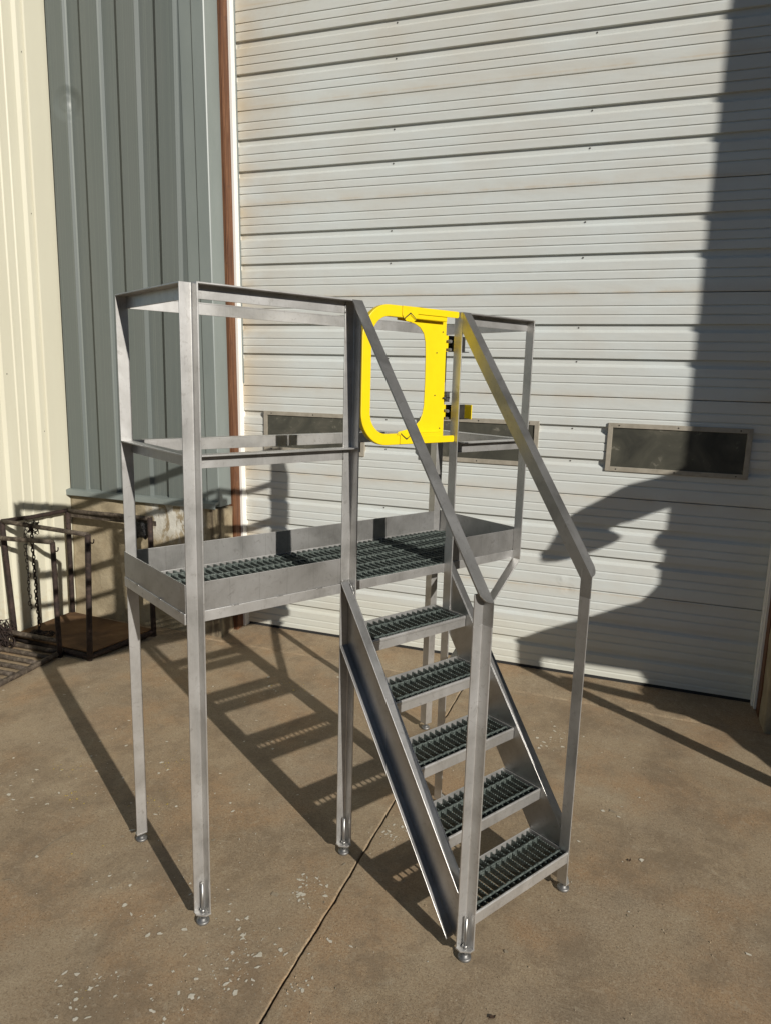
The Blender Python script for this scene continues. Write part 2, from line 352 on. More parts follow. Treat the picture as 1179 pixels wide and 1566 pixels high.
# ------------------------------------------------------------------ overhead door
DX0, DX1 = -1.12, 2.615
fx = lambda x: 1.819 + (x - 1.819) * .989
fz = lambda z: 1.954 + (z - 1.954) * .989
door = thing('overhead_door', 'tall off-white ribbed sectional garage door with three narrow windows', 'garage door', (.8, YD, 0))
def local(mb, root):
    mb.v = [tuple(Vector(p) - root.location) for p in mb.v]; return mb
SEC = .637; KZ = .989; DEP = .02
def section_profile(z0, z1, base):
    """ (y, z) of the outer face from bottom to top; base is where the seam below would be """
    pr = []
    def V(z, d=.0068, h=.0055): return [(YD, z - .0105), (YD + d, z + .0008), (YD + .0003, z + .0022), (YD, z + .0045)]
    def R(zl, zt): return [(YD, zl - .010), (YD + DEP, zl + .008), (YD + DEP, zt + .006), (YD + .001, zt + .008)]
    pr += [(YD + .012, .0), (YD + .001, .0025), (YD, .006)]
    for item in (V(.084), V(.136), R(.196, .233), V(.295), V(.348), R(.407, .444), V(.507), V(.561)): pr += item
    pr += [(YD, SEC - .007), (YD + .002, SEC - .0035), (YD + .012, SEC - .0025)]
    pts = [(y, fz(base + z)) for y, z in pr]
    pts = [p for p in pts if p[1] > z0] if pts[0][1] > z0 else [(YD, z0)] + [p for p in pts if p[1] > z0]
    return pts
k = 0
secs = []
for i in range(-1 + 1, 9):
    base = -.03 + SEC * i
    z0 = .036
    pts = section_profile(z0, base + SEC, base)
    prof = pts + [(YD + .045, pts[-1][1]), (YD + .045, pts[0][1])]
    m = MB(); 
    yoff = rn(.0012)
    m.prism(prof, (DX0, yoff, 0), (0, 1, 0), (0, 0, 1), (DX1 - DX0, 0, 0))
    s = local(m, door).build('door_section', 'door', door); secs.append(s)
m = MB(); m.box(DX0, DX1, YD + .004, YD + .035, .012, .036); local(m, door).build('bottom_seal', 'rubber', door)
# screws down two stiles of the door
scr = MB().lathe([(.0048, 0), (.0048, .0025), (.002, .004)], (0, 0, 0), 8).mesh('screw', 'screw')
for sx in (.108, 1.378):
    for i in range(8):
        for zz in (.222, .433):
            z = -.03 + SEC * i + zz
            if z < .9 or z > 4.8: continue
            if 1.38 < z < 1.75 and sx > .3 and sx < 1.2: continue
            o = bpy.data.objects.new('screw', scr); COL.objects.link(o); o.parent = door
            o.location = Vector((fx(sx + (z - 3) * -.012 * (1 if sx > 1 else 0)), YD + DEP - .001, fz(z - .004))) - door.location; o.rotation_euler = (math.radians(90), 0, 0)
def window(x0, x1, z0, z1, label):
    fw = .029; yo = YD - .012; m = MB()
    # mitred frame with a raised outer lip
    for a, b in (((x0, z0), (x1, z0)), ((x1, z0), (x1, z1)), ((x1, z1), (x0, z1)), ((x0, z1), (x0, z0))):
        A = Vector((a[0], 0, a[1])); B_ = Vector((b[0], 0, b[1])); d = (B_ - A).normalized(); nrm = Vector((-d.z, 0, d.x))
        A2 = A + d * fw + nrm * fw; B2 = B_ - d * fw + nrm * fw
        vs = []
        for y in (yo, YD + .022):
            vs += [(A.x, y, A.z), (B_.x, y, B_.z), (B2.x, y, B2.z), (A2.x, y, A2.z)]
        m.poly(vs, [(0, 1, 2, 3), (7, 6, 5, 4), (0, 4, 5, 1), (1, 5, 6, 2), (2, 6, 7, 3), (3, 7, 4, 0)])
    f = local(m, door).build('window', 'wframe', door, .0015)
    g = MB().box(x0 + fw * .8, x1 - fw * .8, YD - .004, YD + .002, z0 + fw * .8, z1 - fw * .8)
    p = local(g, door).build('pane', 'glass', f)
    n = 3
    sc = MB()
    for i in range(n):
        x = x0 + (x1 - x0) * (.08 + .42 * i)
        for z in (z0 + fw * .5, z1 - fw * .5): sc.lathe([(.0045, 0), (.0045, .002), (.002, .003)], (x, -z, 0), 6)
    sc.v = [(a, yo - c, -b) for a, b, c in sc.v]
    stuff(local(sc, door).build('frame_screws', 'screw', f))
window(fx(1.618), fx(2.450), fz(1.415), fz(1.722), '')
window(fx(.372), fx(1.183), fz(1.410), fz(1.712), '')
window(fx(-.862), fx(-.045), fz(1.402), fz(1.698), '')
# door frame: jamb channels and trims on both sides
fr = thing('door_frame', 'rust-red steel and white trim lining both sides of the tall door opening', 'door frame', (DX0, 2.4, 0))
TOPZ = 6.2
def lean(mb):      # the old left jamb is a little out of plumb
    mb.v = [(p[0] - .018 * (p[2] - .5), p[1], p[2]) for p in mb.v]; return mb
def fbox(name, mat, *b, bev=.002):
    mb = MB().box(*b)
    if b[0] < 0: lean(mb)
    return local(mb, fr).build(name, mat, fr, bev)
fbox('jamb_trim', 'trim_white', -1.03, -.986, 2.437, YD + .07, .016, TOPZ)
fbox('jamb_channel', 'rust_channel', -1.06, -1.004, 2.345, 2.435, .002, TOPZ)
fbox('jamb_channel', 'rust_channel', -1.05, -.999, 2.352, 2.362, .002, TOPZ)
fbox('jamb_trim', 'trim_white', 2.619, 2.66, 2.40, YD + .07, .016, TOPZ)
fbox('jamb_stop', 'trim_white', 2.610, 2.6185, 2.44, 2.478, .016, TOPZ)
fbox('jamb_channel', 'rust_channel', 2.632, 2.68, 2.31, 2.398, .002, TOPZ)
fbox('track_edge', 'trim_grey', -.984, -.976, YD - .006, YD - .001, 1.9, TOPZ, bev=0)

# ------------------------------------------------------------------ grey corrugated wall over its concrete base
gw = thing('grey_metal_wall', 'grey-green ribbed metal siding between the cream wall and the door', 'wall', (-1.7, 2.2, 0))
GY = 2.195; RIB = .028; GX0 = -2.415
pans = [-2.411, -2.112, -1.802, -1.487]; ribs_b = [-2.231, -1.933, -1.624, -1.304]
def gprof(x0, x1):
    """ outline in (x, y) seen from above: y toward the camera is smaller """
    P = [(x0, GY)]
    for d, b in zip(pans, [-2.231, -1.933, -1.624, -1.318]):
        q = [(d + .012, GY), (d + .026, GY - RIB), (b - .006, GY - RIB), (b + .010, GY)]
        if d + .012 >= x0 - .001 and b + .01 <= x1 + .001: P += q
    # minor stiffening beads
    P.append((x1, GY)); return P
def vsheet(P, z0, z1, th=.004, ax=0):
    m = MB(); n = len(P)
    back = [(x, y + th) for x, y in P] if ax == 0 else [(x - th, y) for x, y in P]
    prof = P + back[::-1]
    m.prism(prof, (0, 0, z0), (1, 0, 0), (0, 1, 0), (0, 0, z1 - z0)); return m
for a, b in ((GX0, -1.812), (-1.8115, -1.262)):
    local(vsheet(gprof(a, b), 1.03, TOPZ), gw).build('wall_panel', 'grey', gw)
m = MB(); m.prism([(-1.225, GY - .004), (-1.13, GY - .006), (-1.122, GY - .014), (-1.032, GY - .014), (-1.026, GY - .008), (-1.026, 2.343), (-1.034, 2.343), (-1.034, GY - .008), (-1.15, GY + .0), (-1.225, GY + .001)], (0, 0, 1.0), (1, 0, 0), (0, 1, 0), (0, 0, TOPZ - 1.0))
local(lean(m), gw).build('corner_trim', 'trim_grey', gw)
m = MB(); m.prism([(GY + .02, 1.045), (GY - .045, 1.034), (GY - .065, 1.028), (GY - .067, .992), (GY - .058, .985), (GY - .058, 1.018), (GY + .02, 1.024)], (-2.44, 0, 0), (0, 1, 0), (0, 0, 1), (1.40, 0, 0))
local(m, gw).build('sill_flashing', 'trim_grey', gw, .001)
# foundation with an uneven face
def rough_wall(name, x0, x1, yf, yb, z1, label, nx=70, nz=44, amp=.006):
    m = MB(); rnd = random.Random(3 if x0 < 0 else 5)
    ph = [(rnd.uniform(3, 30), rnd.uniform(3, 30), rnd.uniform(0, 6.3), rnd.uniform(.2, 1)) for _ in range(14)]
    def h(x, z): return amp * sum(a * math.sin(fx * x + fz * z + p) for fx, fz, p, a in ph) / 3.0
    grid = [[(x0 + (x1 - x0) * i / nx, yf + h(x0 + (x1 - x0) * i / nx, z1 * j / nz) - .012 * max(0, 1 - j / 3), z1 * j / nz) for j in range(nz + 1)] for i in range(nx + 1)]
    for c in grid: m.v += c
    N = nz + 1
    for i in range(nx):
        for j in range(nz): m.f.append([i * N + j, (i + 1) * N + j, (i + 1) * N + j + 1, i * N + j + 1]); m.sm.append(True)
    # returns
    for i, dx in ((0, -1), (nx, 1)):
        o = len(m.v); K = 8
        for k in range(1, K + 1):
            for j in range(N):
                x, y, z = grid[i][j]; m.v.append((x + dx * -0.5 * (h(x + k, z)) , y + (yb - y) * k / K, z))
        prev = [i * N + j for j in range(N)]
        for k in range(K):
            cur = [o + k * N + j for j in range(N)]
            for j in range(nz): m.f.append([prev[j], prev[j + 1], cur[j + 1], cur[j]]); m.sm.append(True)
            prev = cur
    o = len(m.v); m.v += [(x0, yf, z1), (x1, yf, z1), (x1, yb, z1), (x0, yb, z1)]; m.f.append([o, o + 1, o + 2, o + 3]); m.sm.append(False)
    return m
m = rough_wall('foundation_wall', -2.412, -1.028, 2.178, 2.343, .985, '')
tag(m.build('foundation_wall', 'foundation'), 'rough tan concrete base with peeling white patches under the grey siding', 'concrete wall')
m = rough_wall('foundation_wall', 2.638, 4.83, 2.12, 2.36, 1.1, '')
tag(m.build('foundation_wall', 'foundation'), 'shaded rough concrete base at the right edge beside the door', 'concrete wall')
rw = thing('grey_metal_wall', 'grey metal siding above the concrete base right of the door', 'wall', (3.6, 2.2, 0))
for k in range(7):
    x0 = 2.68 + k * .307
    local(vsheet([(x0, GY), (x0 + .012, GY), (x0 + .026, GY - RIB), (x0 + .174, GY - RIB), (x0 + .19, GY), (x0 + .3065, GY)], 1.1, TOPZ), rw).build('wall_panel', 'grey', rw)
local(MB().box(2.66, 4.84, 2.21, 2.36, 1.1, TOPZ), rw).build('back_panel', 'grey', rw)
# building body above and behind (keeps light out)
up = thing('header_wall', 'grey wall closing the building above the tall door', 'wall', (.8, 2.5, 6))
local(MB().box(-2.42, 4.85, 2.25, 2.75, 6.2, 8.2), up).build('wall_panel', 'grey', up)
local(MB().box(-2.42, 4.85, 2.66, 2.75, 0, 6.2), up).build('back_panel', 'grey', up)

# ------------------------------------------------------------------ cream wall on the left
cw = thing('cream_metal_wall', 'pale cream ribbed metal wall standing at the far left', 'wall', (-2.415, .5, 0))
CX = -2.415
def cprof(y0, y1):
    P = [(CX, y0)]
    for b in [1.955 - .305 * k for k in range(14)]:
        q = [(b - .235, 0), (b - .228, .007), (b - .214, .007), (b - .207, 0), (b - .155, 0), (b - .148, .007), (b - .134, .007), (b - .127, 0), (b - .062, 0), (b - .044, .022), (b - .016, .022), (b + .002, 0)]
        for yy, h in reversed(q): pass
        if b - .24 >= y0 and b + .003 <= y1: P.append(q)
    flat = [P[0]] + [(CX + h, yy) for q in sorted(P[1:], key=lambda q: q[0][0]) for yy, h in q] + [(CX, y1)]
    return flat
for a, b in ((.60, 2.0),):
    local(vsheet(cprof(a, b), .0, 9.0, .004, 1), cw).build('wall_panel', 'cream', cw)
m = MB(); m.prism([(CX - .003, 1.985), (CX + .004, 1.985), (CX + .014, 1.992), (CX + .014, 2.128), (CX + .006, 2.134), (CX + .006, 2.20), (CX - .003, 2.20)], (0, 0, 0), (1, 0, 0), (0, 1, 0), (0, 0, 9.0))
local(m, cw).build('corner_trim', 'cream', cw)
for y, z in ((1.958, 1.50), (1.958, 3.05), (1.958, 4.1), (1.35, 2.6), (1.653, 1.92)):
    o = bpy.data.objects.new('screw', scr); COL.objects.link(o); o.parent = cw; o.location = Vector((CX + .002, y, z)) - cw.location; o.rotation_euler = (0, math.radians(90), 0)
local(MB().box(-2.62, -2.42, .60, 2.75, 0, 9.0), cw).build('back_panel', 'cream', cw)

# ------------------------------------------------------------------ made-up casters out of view at the right, shaped to throw the big shadow
ww = thing('shadow_wall', 'unseen tall grey block added right of the door to cast the straight shadow edge', 'wall', (4.95, 1.5, 0))  # added block; its corner throws the upright shadow edge on the door
local(MB().box(4.778, 9.0, .6, 2.75, 0, 10.0), ww).build('wall_panel', 'grey', ww)
lf = thing('shadow_cutout', 'unseen dark cutout added at the right, its outline shaped to cast the shadow on the door', 'blocker', (4.0, .95, 0))  # invented caster: flat pieces cut to the outline of the shadow they throw
def cut(name, pts, y0=.93, y1=.97):
    m = MB(); m.prism(pts, (0, y0, 0), (1, 0, 0), (0, 0, 1), (0, y1 - y0, 0)); return local(m, lf).build(name, 'blocker', lf)
cut('caster_top', [(a - .072, b - .036) for a, b in [(4.5, 2.70), (4.378, 2.661), (4.295, 2.608), (4.181, 2.56), (4.035, 2.509), (3.918, 2.426), (3.798, 2.349), (3.699, 2.273), (3.664, 2.193), (3.621, 2.103), (3.554, 1.983), (3.58, 1.965), (3.663, 1.978), (3.774, 2.016), (3.868, 2.06), (3.974, 2.123), (4.01, 2.16), (3.959, 2.213), (4.002, 2.259), (4.114, 2.295), (4.201, 2.343), (4.329, 2.403), (4.6, 2.403)]])
cut('body', [(a - .072 * min(1, max(0, b - .5) / .6), b - .036 * min(1, max(0, b - .5) / .6)) for a, b in [(4.6, 2.4025), (4.329, 2.4025), (4.324, 2.306), (4.322, 2.249), (4.272, 2.219), (4.247, 2.168), (4.281, 2.13), (4.326, 2.127), (4.319, 2.043), (4.29, 2.023), (4.311, 2.001), (4.313, 1.909), (4.262, 1.836), (4.207, 1.769), (4.056, 1.706), (3.839, 1.596), (3.58, 1.478), (3.447, 1.403), (3.447, 1.292), (4.248, 1.298), (4.301, 1.236), (4.243, 1.182), (4.158, 1.153), (4.007, 1.035), (3.915, .961), (4.049, .943), (4.046, .839), (3.87, .707), (3.838, .665), (3.706, .562), (3.60, .46), (3.58, 0.0), (4.6, 0.0)]])
cut('leg', [(3.377, 1.254), (3.486, 1.254), (3.53, .80), (3.511, .471), (3.50, 0), (3.375, 0), (3.387, .412), (3.419, .80)])
cut('cross_bar', [(3.5, 1.075), (3.572, 1.069), (3.776, 1.032), (3.96, 1.001), (4.1, .965), (4.1, .89), (3.861, .945), (3.666, .974), (3.5, 1.02)], .975, 1.015)

yb = thing('sky_blocker', 'unseen long dark shed shape added behind the camera to block the low sky', 'building', (16.5, -13.5, 0), math.atan2(LIGHT.y, LIGHT.x) + math.pi / 2)  # added out of view to cut horizon glow and darken the steel reflections
for k in range(14):
    a0 = -34 + k * 4.6
    MB().box(a0, a0 + 4.55, -.15, 0, .8, 7.0).build('wall_panel', 'blocker', yb)
MB().box(-34, 30.4, -.25, .02, -.05, .795).build('plinth', 'foundation', yb)
MB().prism([(-.5, 6.95), (-.5, 7.1), (9, 8.2), (9, 8.0)], (-34.2, 0, 0), (0, 1, 0), (0, 0, 1), (64.8, 0, 0)).build('roof', 'grey', yb)

# ------------------------------------------------------------------ the stainless work platform (own axes: u along the deck, v toward the stair foot)
ROT = math.radians(59.4)
wp = thing('work_platform', 'stainless steel work platform with guard rails, yellow gate and five grated steps', 'work platform', (0, 0, 0), ROT)
w_, T = .045, .005
W, U3, U6, L, V4 = .5504, .631, 1.1456, 1.6007, 1.2499
HT, HM, HTB, HGR, HFB, ZB = 2.2319, 1.6999, 1.2690, 1.168, 1.1303, .043
def Pt(u, v, z): return Vector((u, -v, z))
def ubox(m, u0, u1, v0, v1, z0, z1): return m.box(u0, u1, -v0, -v1, z0, z1)
def angle_leg(u, v, su, sv, z0, z1, name='leg'):
    prof = [(0, 0), (su * w_, 0), (su * w_, sv * T), (su * (T + .002), sv * T), (su * T, sv * (T + .002)), (su * T, sv * w_), (0, sv * w_)]
    m = MB(); m.prism(prof, Pt(0, 0, z0), (1, 0, 0), (0, -1, 0), (0, 0, z1 - z0))
    o = m.build(name, 'steel', wp, .0009); o.location = Pt(u, v, 0); return o
def foot(leg, su, sv):
    c = .023
    m = MB(); m.prism([(su * .0, sv * .0), (su * w_ * 1.02, sv * -.001), (su * w_ * 1.02, sv * .020), (su * .020, sv * w_ * 1.02), (su * -.001, sv * w_ * 1.02)], Pt(0, 0, ZB - .0062), (1, 0, 0), (0, -1, 0), (0, 0, .006))
    m.build('foot_plate', 'steel', leg, .0008)
    cx, cy = su * c * .86, -sv * c * .86
    m = MB(); m.tube([(cx, cy, .012), (cx, cy, ZB + .115)], .0058, 10); m.build('threaded_rod', 'zinc', leg)
    m = MB(); m.lathe([(.0105, ZB), (.0105, ZB + .0095), (.008, ZB + .011)], (cx, cy, 0), 6); m.lathe([(.0105, ZB - .0145), (.0105, ZB - .0065)], (cx, cy, 0), 6); m.build('nut', 'zinc', leg)
    m = MB(); m.lathe([(.0225, 0), (.0235, .002), (.0235, .0085), (.0215, .0105), (.0125, .0115), (.0125, .0175), (.006, .0185)], (cx, cy, 0.001), 28); m.build('levelling_pad', 'foot_metal', leg)
LEGS = [(0, 0, -1, -1, HT), (0, W, -1, 1, HT), (U3, W, -1, 1, HT), (U6, W, 1, 1, HT), (L, 0, 1, -1, HT), (U3, V4, -1, 1, 1.20), (U6, V4, 1, 1, 1.20)]
for u, v, su, sv, zt in LEGS:
    lg = angle_leg(u, v, su, sv, ZB, zt); foot(lg, su, sv)
    if v == V4:
        m = MB(); m.box(0, su * w_, 0, -sv * T, 1.2005, 1.305); m.build('leg_top', 'steel', lg, .0008)
angle_leg(L, W, 1, 1, HFB, HT, 'corner_post')
# rails
def rail(name, a, b, plane, out, z, mat='steel', hgt=.047):
    """ horizontal angle: a..b along the run; plane = fixed coordinate; out = (du, dv) outward """
    m = MB(); du, dv = out
    if dv:   # runs along u
        ubox(m, a, b, plane, plane + dv * T, z - hgt, z - T - .0001); ubox(m, a, b, plane, plane + dv * w_, z - T, z)
    else:
        ubox(m, plane, plane + du * T, a, b, z - hgt, z - T - .0001); ubox(m, plane, plane + du * w_, a, b, z - T, z)
    return m.build(name, mat, wp, .0008)
e = .0006
for z, nm in ((HT, 'top_rail'), (HM, 'mid_rail')):
    rail(nm, 0 + e, W - e, 0, (-1, 0), z)
    rail(nm, 0 + e, L - e, 0, (0, -1), z)
    rail(nm, 0 + e, W - e, L, (1, 0), z)
    rail(nm, U6 + w_ + e, L - e, W, (0, 1), z)
    m = MB(); ubox(m, e, U3 - w_ - e, W, W + T, z - .047, z - T - .0001); ubox(m, e, U3 - T - e, W + T + .0004 , W + w_, z - T, z); ubox(m, e, U3 - w_ - e, W, W + T + .0003, z - T, z)
    m.build(nm, 'steel', wp, .0008)
# toe boards
def board(*b): m = MB(); ubox(m, *b); return m.build('toe_board', 'steel_plate', wp, .0008)
board(-w_ - .004, -w_ - .0003, -T, W + .001, HGR + .0005, HTB)
board(e, U3 - e, W - .004, W - .0003, HGR + .0005, HTB)
board(U6 + e, L - e, W - .004, W - .0003, HGR + .0005, HTB)
board(e, L - e, -.004, 0, HGR + .0005, HTB)
board(L + w_ + .0003, L + w_ + .004, -T, W + .001, HGR + .0005, HTB)
# deck frame angles with a little ledge
def fang(a, b, c, d, z0=HFB, z1=HGR): m = MB(); ubox(m, a, b, c, d, z0, z1); return m
m = fang(-w_ - .007, -w_ - .001, -T, W + .001); ubox(m, -w_, -w_ + .03, -T, W - e, HFB, HFB + .005); m.build('deck_frame', 'steel', wp, .0012)
m = fang(e, U3 - e, W - .003, W + .0035); ubox(m, e, U3, W - .03, W - .0035, HFB, HFB + .005); m.build('deck_frame', 'steel', wp, .0012)
m = fang(U3 + e, U6 - e, W - .003, W + .0035); ubox(m, U3 + e, U6 - e, W - .03, W - .0035, HFB, HFB + .005); m.build('deck_frame', 'steel', wp, .0012)
m = fang(U6 + e, L - e, W - .003, W + .0035); ubox(m, U6 + e, L - e, W - .03, W - .0035, HFB, HFB + .005); m.build('deck_frame', 'steel', wp, .0012)
m = fang(e, L - e, -.006, -.0005); ubox(m, e, L - e, 0, .03, HFB, HFB + .005); m.build('deck_frame', 'steel', wp, .0012)
m = fang(L + w_ + .0005, L + w_ + .006, -T, W); ubox(m, L + w_ - .03, L + w_, -T, W - e, HFB, HFB + .005); m.build('deck_frame', 'steel', wp, .0012)
# grating
def sbar_mesh(length, depth=.025, th=.0048, pitch=.0105, tooth=.0028):
    """ serrated bearing bar running along -y (v), top at z = 0 """
    n = max(2, int(length / pitch)); top = []
    for i in range(n):
        a = length * i / n; b = length * (i + .5) / n
        top += [(a, -tooth), (a + .002, 0), (b, 0), (b + .002, -tooth)]
    top.append((length, -tooth))
    prof = [(0, -depth)] + top + [(length, -depth)]
    m = MB(); m.prism([(a, z) for a, z in prof], (-th / 2, 0, 0), (0, -1, 0), (0, 0, 1), (th, 0, 0)); return m.mesh('grating_bar', 'grating')
def rod_mesh(length, r=.0042, dp=.0225):
    pts = [(length * i / 60.0, .0011 * math.sin(i * 1.3), .0011 * math.cos(i * 1.3)) for i in range(61)]
    return MB().tube(pts, [r * (1 + .16 * math.sin(i * 2.1)) for i in range(61)], 6).box(0, length, -.0028, .0028, -dp, -.0005).mesh('cross_rod', 'grating')
def put(name, me, parent, loc):
    o = bpy.data.objects.new(name, me); COL.objects.link(o); o.parent = parent; o.location = loc; return o
dg = MB(); ubox(dg, -w_ + .001, -w_ + .006, .004, W - .006, HGR - .03, HGR - .003); deck = dg.build('deck_grating', 'grating', wp)
bm_ = sbar_mesh(W - .012, .036, .0062); n = int((L + 2 * w_ - .01) / .0298)
for i in range(n): put('grating_bar', bm_, deck, Pt(-w_ + .012 + i * .0298, .006, HGR - .002))
rm = rod_mesh(L + 2 * w_ - .012, .0042, .033)
for v in (.05, .15, .25, .35, .45, .53): put('cross_rod', rm, deck, Pt(-w_ + .006, v, HGR - .0045))
# treads
T0V, T0Z, RUN, RISE, DEPT = .5394, 1.1634, .150, .1966, .193
ua, ub = U3 - .004, U6 + .004
sbm = sbar_mesh(DEPT - .010); srm = rod_mesh(ub - ua - .012)
FH = .048
def tread_frame():
    m = MB(); t_ = .004
    ubox(m, ua, ub, DEPT - t_, DEPT, -FH, 0); ubox(m, ua, ub, 0, t_, -FH, 0)
    ubox(m, ua, ua + t_, t_ + .0002, DEPT - t_ - .0002, -FH, 0); ubox(m, ub - t_, ub, t_ + .0002, DEPT - t_ - .0002, -FH, 0)
    ubox(m, ua, ub, DEPT - .024, DEPT - t_ - .0002, -FH, -FH + t_); ubox(m, ua, ub, t_ + .0002, .024, -FH, -FH + t_)
    # rounded rolled nose along the front edge
    m.prism([(DEPT + .0003, -.016), (DEPT + .0028, -.013), (DEPT + .0028, -.004), (DEPT + .0003, -.001)], Pt(ua + .001, 0, 0), (0, -1, 0), (0, 0, 1), (ub - ua - .002, 0, 0))
    return m.mesh('tread', 'steel')
tfm = tread_frame()
for k in range(1, 6):
    tr = put('tread', tfm, wp, Pt(0, T0V + RUN * k - DEPT, T0Z - RISE * k)); b = tr.modifiers.new('bevel', 'BEVEL'); b.width = .0008; b.segments = 1
    nb = 17
    for i in range(nb): put('grating_bar', sbm, tr, Pt(ua + .016 + i * (ub - ua - .032) / (nb - 1), .005, -.006))
    for v in (.056, .158): put('cross_rod', srm, tr, Pt(ua + .006, v, -.008))
# stringers
S1 = 1.335; NV = Vector((0, S1, 1)).normalized()      # slope normal in (v, z)
def vz(m, pts, u0, u1): m.prism(pts, Pt(u0, 0, 0), (0, -1, 0), (0, 0, 1), (u1 - u0, 0, 0)); return m
def stringer(u, s):
    top = lambda v: 1.1785 - S1 * (v - .556); bot = lambda v: top(v) - .27
    vend = V4 - .001; zf = .042; vb = .556 + (1.1785 - .27 - zf) / S1
    m = MB(); w0, w1 = u + s * .0058, u + s * .0108
    vz(m, [(.5565, bot(.5565)), (.5565, top(.5565)), (vend, top(vend)), (vend, zf), (vb, zf)], w0, w1)
    th = T / math.cos(math.atan(S1)) 
    f0, f1 = u + s * .0112, u + s * (w_ + .001)
    vz(m, [(.5565, top(.5565) - th), (.5565, top(.5565)), (vend, top(vend)), (vend, top(vend) - th)], f0, f1)
    vz(m, [(.5565, bot(.5565)), (.5565, bot(.5565) + th), (vb - .005, zf + th + .002), (vb, zf)], f0, f1)
    return m.build('stringer', 'steel_smooth', wp, .0010)
stringer(U3, -1); stringer(U6, 1)
# stair handrails
S2 = 1.36
def handrail(u, s):
    top = lambda v: 2.2345 - S2 * (v - .594); dz = .078
    m = MB(); va, vb = W + w_ + .0008, V4 + w_
    # web lies in the plane of the leg flange
    vz(m, [(va, top(va)), (vb, top(vb)), (vb, 1.2003), (V4 + .0003, 1.2003), (V4 + .0003, top(V4) - dz), (va, top(va) - dz)], u, u + s * T)
    th = T / math.cos(math.atan(S2))
    # flange: follows the slope, its outer lower corner rounded off
    d = Vector((0, 1, -S2)).normalized(); ln = (vb - va) / d.y
    A = Vector((0, -d.y, d.z)); Bv = Vector((s, 0, 0)); Nn = A.cross(Bv).normalized()
    if Nn.z > 0: Nn = -Nn
    r = .041; prof = [(0, .0002 + T), (0, w_)]
    for k in range(7):
        a_ = math.pi / 2 * (1 - k / 6.0); prof.append((ln - r + r * math.cos(a_), w_ - r + r * math.sin(a_)))
    prof.append((ln, .0002 + T))
    m.prism(prof, Pt(u, va, top(va)), A, Bv, Nn * T)
    return m.build('handrail', 'steel_rail', wp, .0009)
handrail(U3, -1); handrail(U6, 1)
# knee brace under the overhanging corner
m = MB(); d = Vector((-1, 0, -1.045)).normalized(); ln = (L - U6 - .006) / abs(d.x)
m.prism([(0, 0), (0, w_), (ln, w_), (ln, 0)], Pt(L, W, HFB - .001), d, (0, -1, 0), Vector((d.z, 0, -d.x)) * -T * 1.0)
m.prism([(0.01, T + .0003), (0.01, w_ * .9), (ln, w_ * .9), (ln, T + .0003)], Pt(L + .004, W, HFB - .006), d, Vector((-d.z, 0, d.x)) , (0, -T, 0))
m.build('knee_brace', 'steel', wp, .0008)
# yellow swing gate
GV = W - .006
def plate(m, pts, v0, v1): m.prism(pts, Pt(0, v0, 0), (1, 0, 0), (0, 0, 1), (0, -(v1 - v0), 0)); return m
m = MB()
plate(m, [(.838, 2.181), (.885, 2.1785), (.929, 2.173), (.958, 2.160), (.979, 2.138), (.989, 2.105), (.993, 2.05), (.995, 1.944), (.993, 1.851), (.986, 1.82), (.973, 1.793), (.948, 1.772), (.905, 1.758), (.86, 1.750), (.84, 1.7), (1.108, 1.705), (1.105, 1.933), (1.102, 2.205), (.84, 2.21)], GV, GV + .004)
gate = m.build('swing_gate', 'yellow', wp, .0012)
# flat bent bar of the gate: a swept rectangular section
def sweep(pts, wd, v0, v1):
    m = MB(); n = len(pts); V = [Vector((a, 0, b)) for a, b in pts]
    for i, p in enumerate(V):
        d = (V[min(i + 1, n - 1)] - V[max(i - 1, 0)]).normalized(); nn = Vector((-d.z, 0, d.x))
        for q, v in ((p + nn * wd / 2, v0), (p - nn * wd / 2, v0), (p - nn * wd / 2, v1), (p + nn * wd / 2, v1)): m.v.append((q.x, -v, q.z))
    for i in range(n - 1):
        for k in range(4): m.f.append([i * 4 + k, i * 4 + (k + 1) % 4, (i + 1) * 4 + (k + 1) % 4, (i + 1) * 4 + k]); m.sm.append(False)
    m.f.append([0, 1, 2, 3]); m.sm.append(False); m.f.append([4 * n - 4, 4 * n - 3, 4 * n - 2, 4 * n - 1]); m.sm.append(False)
    return m
pts = [(1.08, 2.2105), (.84, 2.2105)]; R_ = .105; ux, zt_, zb_ = .674, 2.2105, 1.7235
for k in range(13): a = math.pi / 2 + math.pi / 2 * k / 12; pts.append((ux + R_ + R_ * math.cos(a), zt_ - R_ + R_ * math.sin(a)))
for k in range(13): a = math.pi + math.pi / 2 * k / 12; pts.append((ux + R_ + R_ * math.cos(a), zb_ + R_ + R_ * math.sin(a)))
pts += [(.85, zb_), (1.08, zb_)]
sweep(pts, .044, GV + .005, GV + .030).build('gate_loop', 'yellow', gate, .003)
m = MB(); plate(m, [(.838, 2.2325), (1.136, 2.2325), (1.141, 2.229), (1.141, 2.212), (1.134, 2.207), (.918, 2.2065), (.906, 2.183), (.894, 2.174), (.858, 2.176), (.845, 2.187), (.838, 2.197)], GV + .0305, GV + .0345)
plate(m, [(.838, 2.2325), (1.136, 2.2325), (1.136, 2.2295), (.838, 2.2295)], GV + .004, GV + .0303)
m.build('sleeve', 'yellow', gate, .001)
m = MB(); plate(m, [(.845, 1.7035), (1.139, 1.7035), (1.144, 1.707), (1.144, 1.7265), (1.138, 1.7305), (.935, 1.7315), (.905, 1.745), (.888, 1.751), (.852, 1.752), (.832, 1.745), (.828, 1.7415), (.845, 1.7400)], GV + .0305, GV + .0345)
plate(m, [(.845, 1.7035), (1.139, 1.7035), (1.139, 1.7065), (.845, 1.7065)], GV + .004, GV + .0303)
m.build('sleeve', 'yellow', gate, .001)
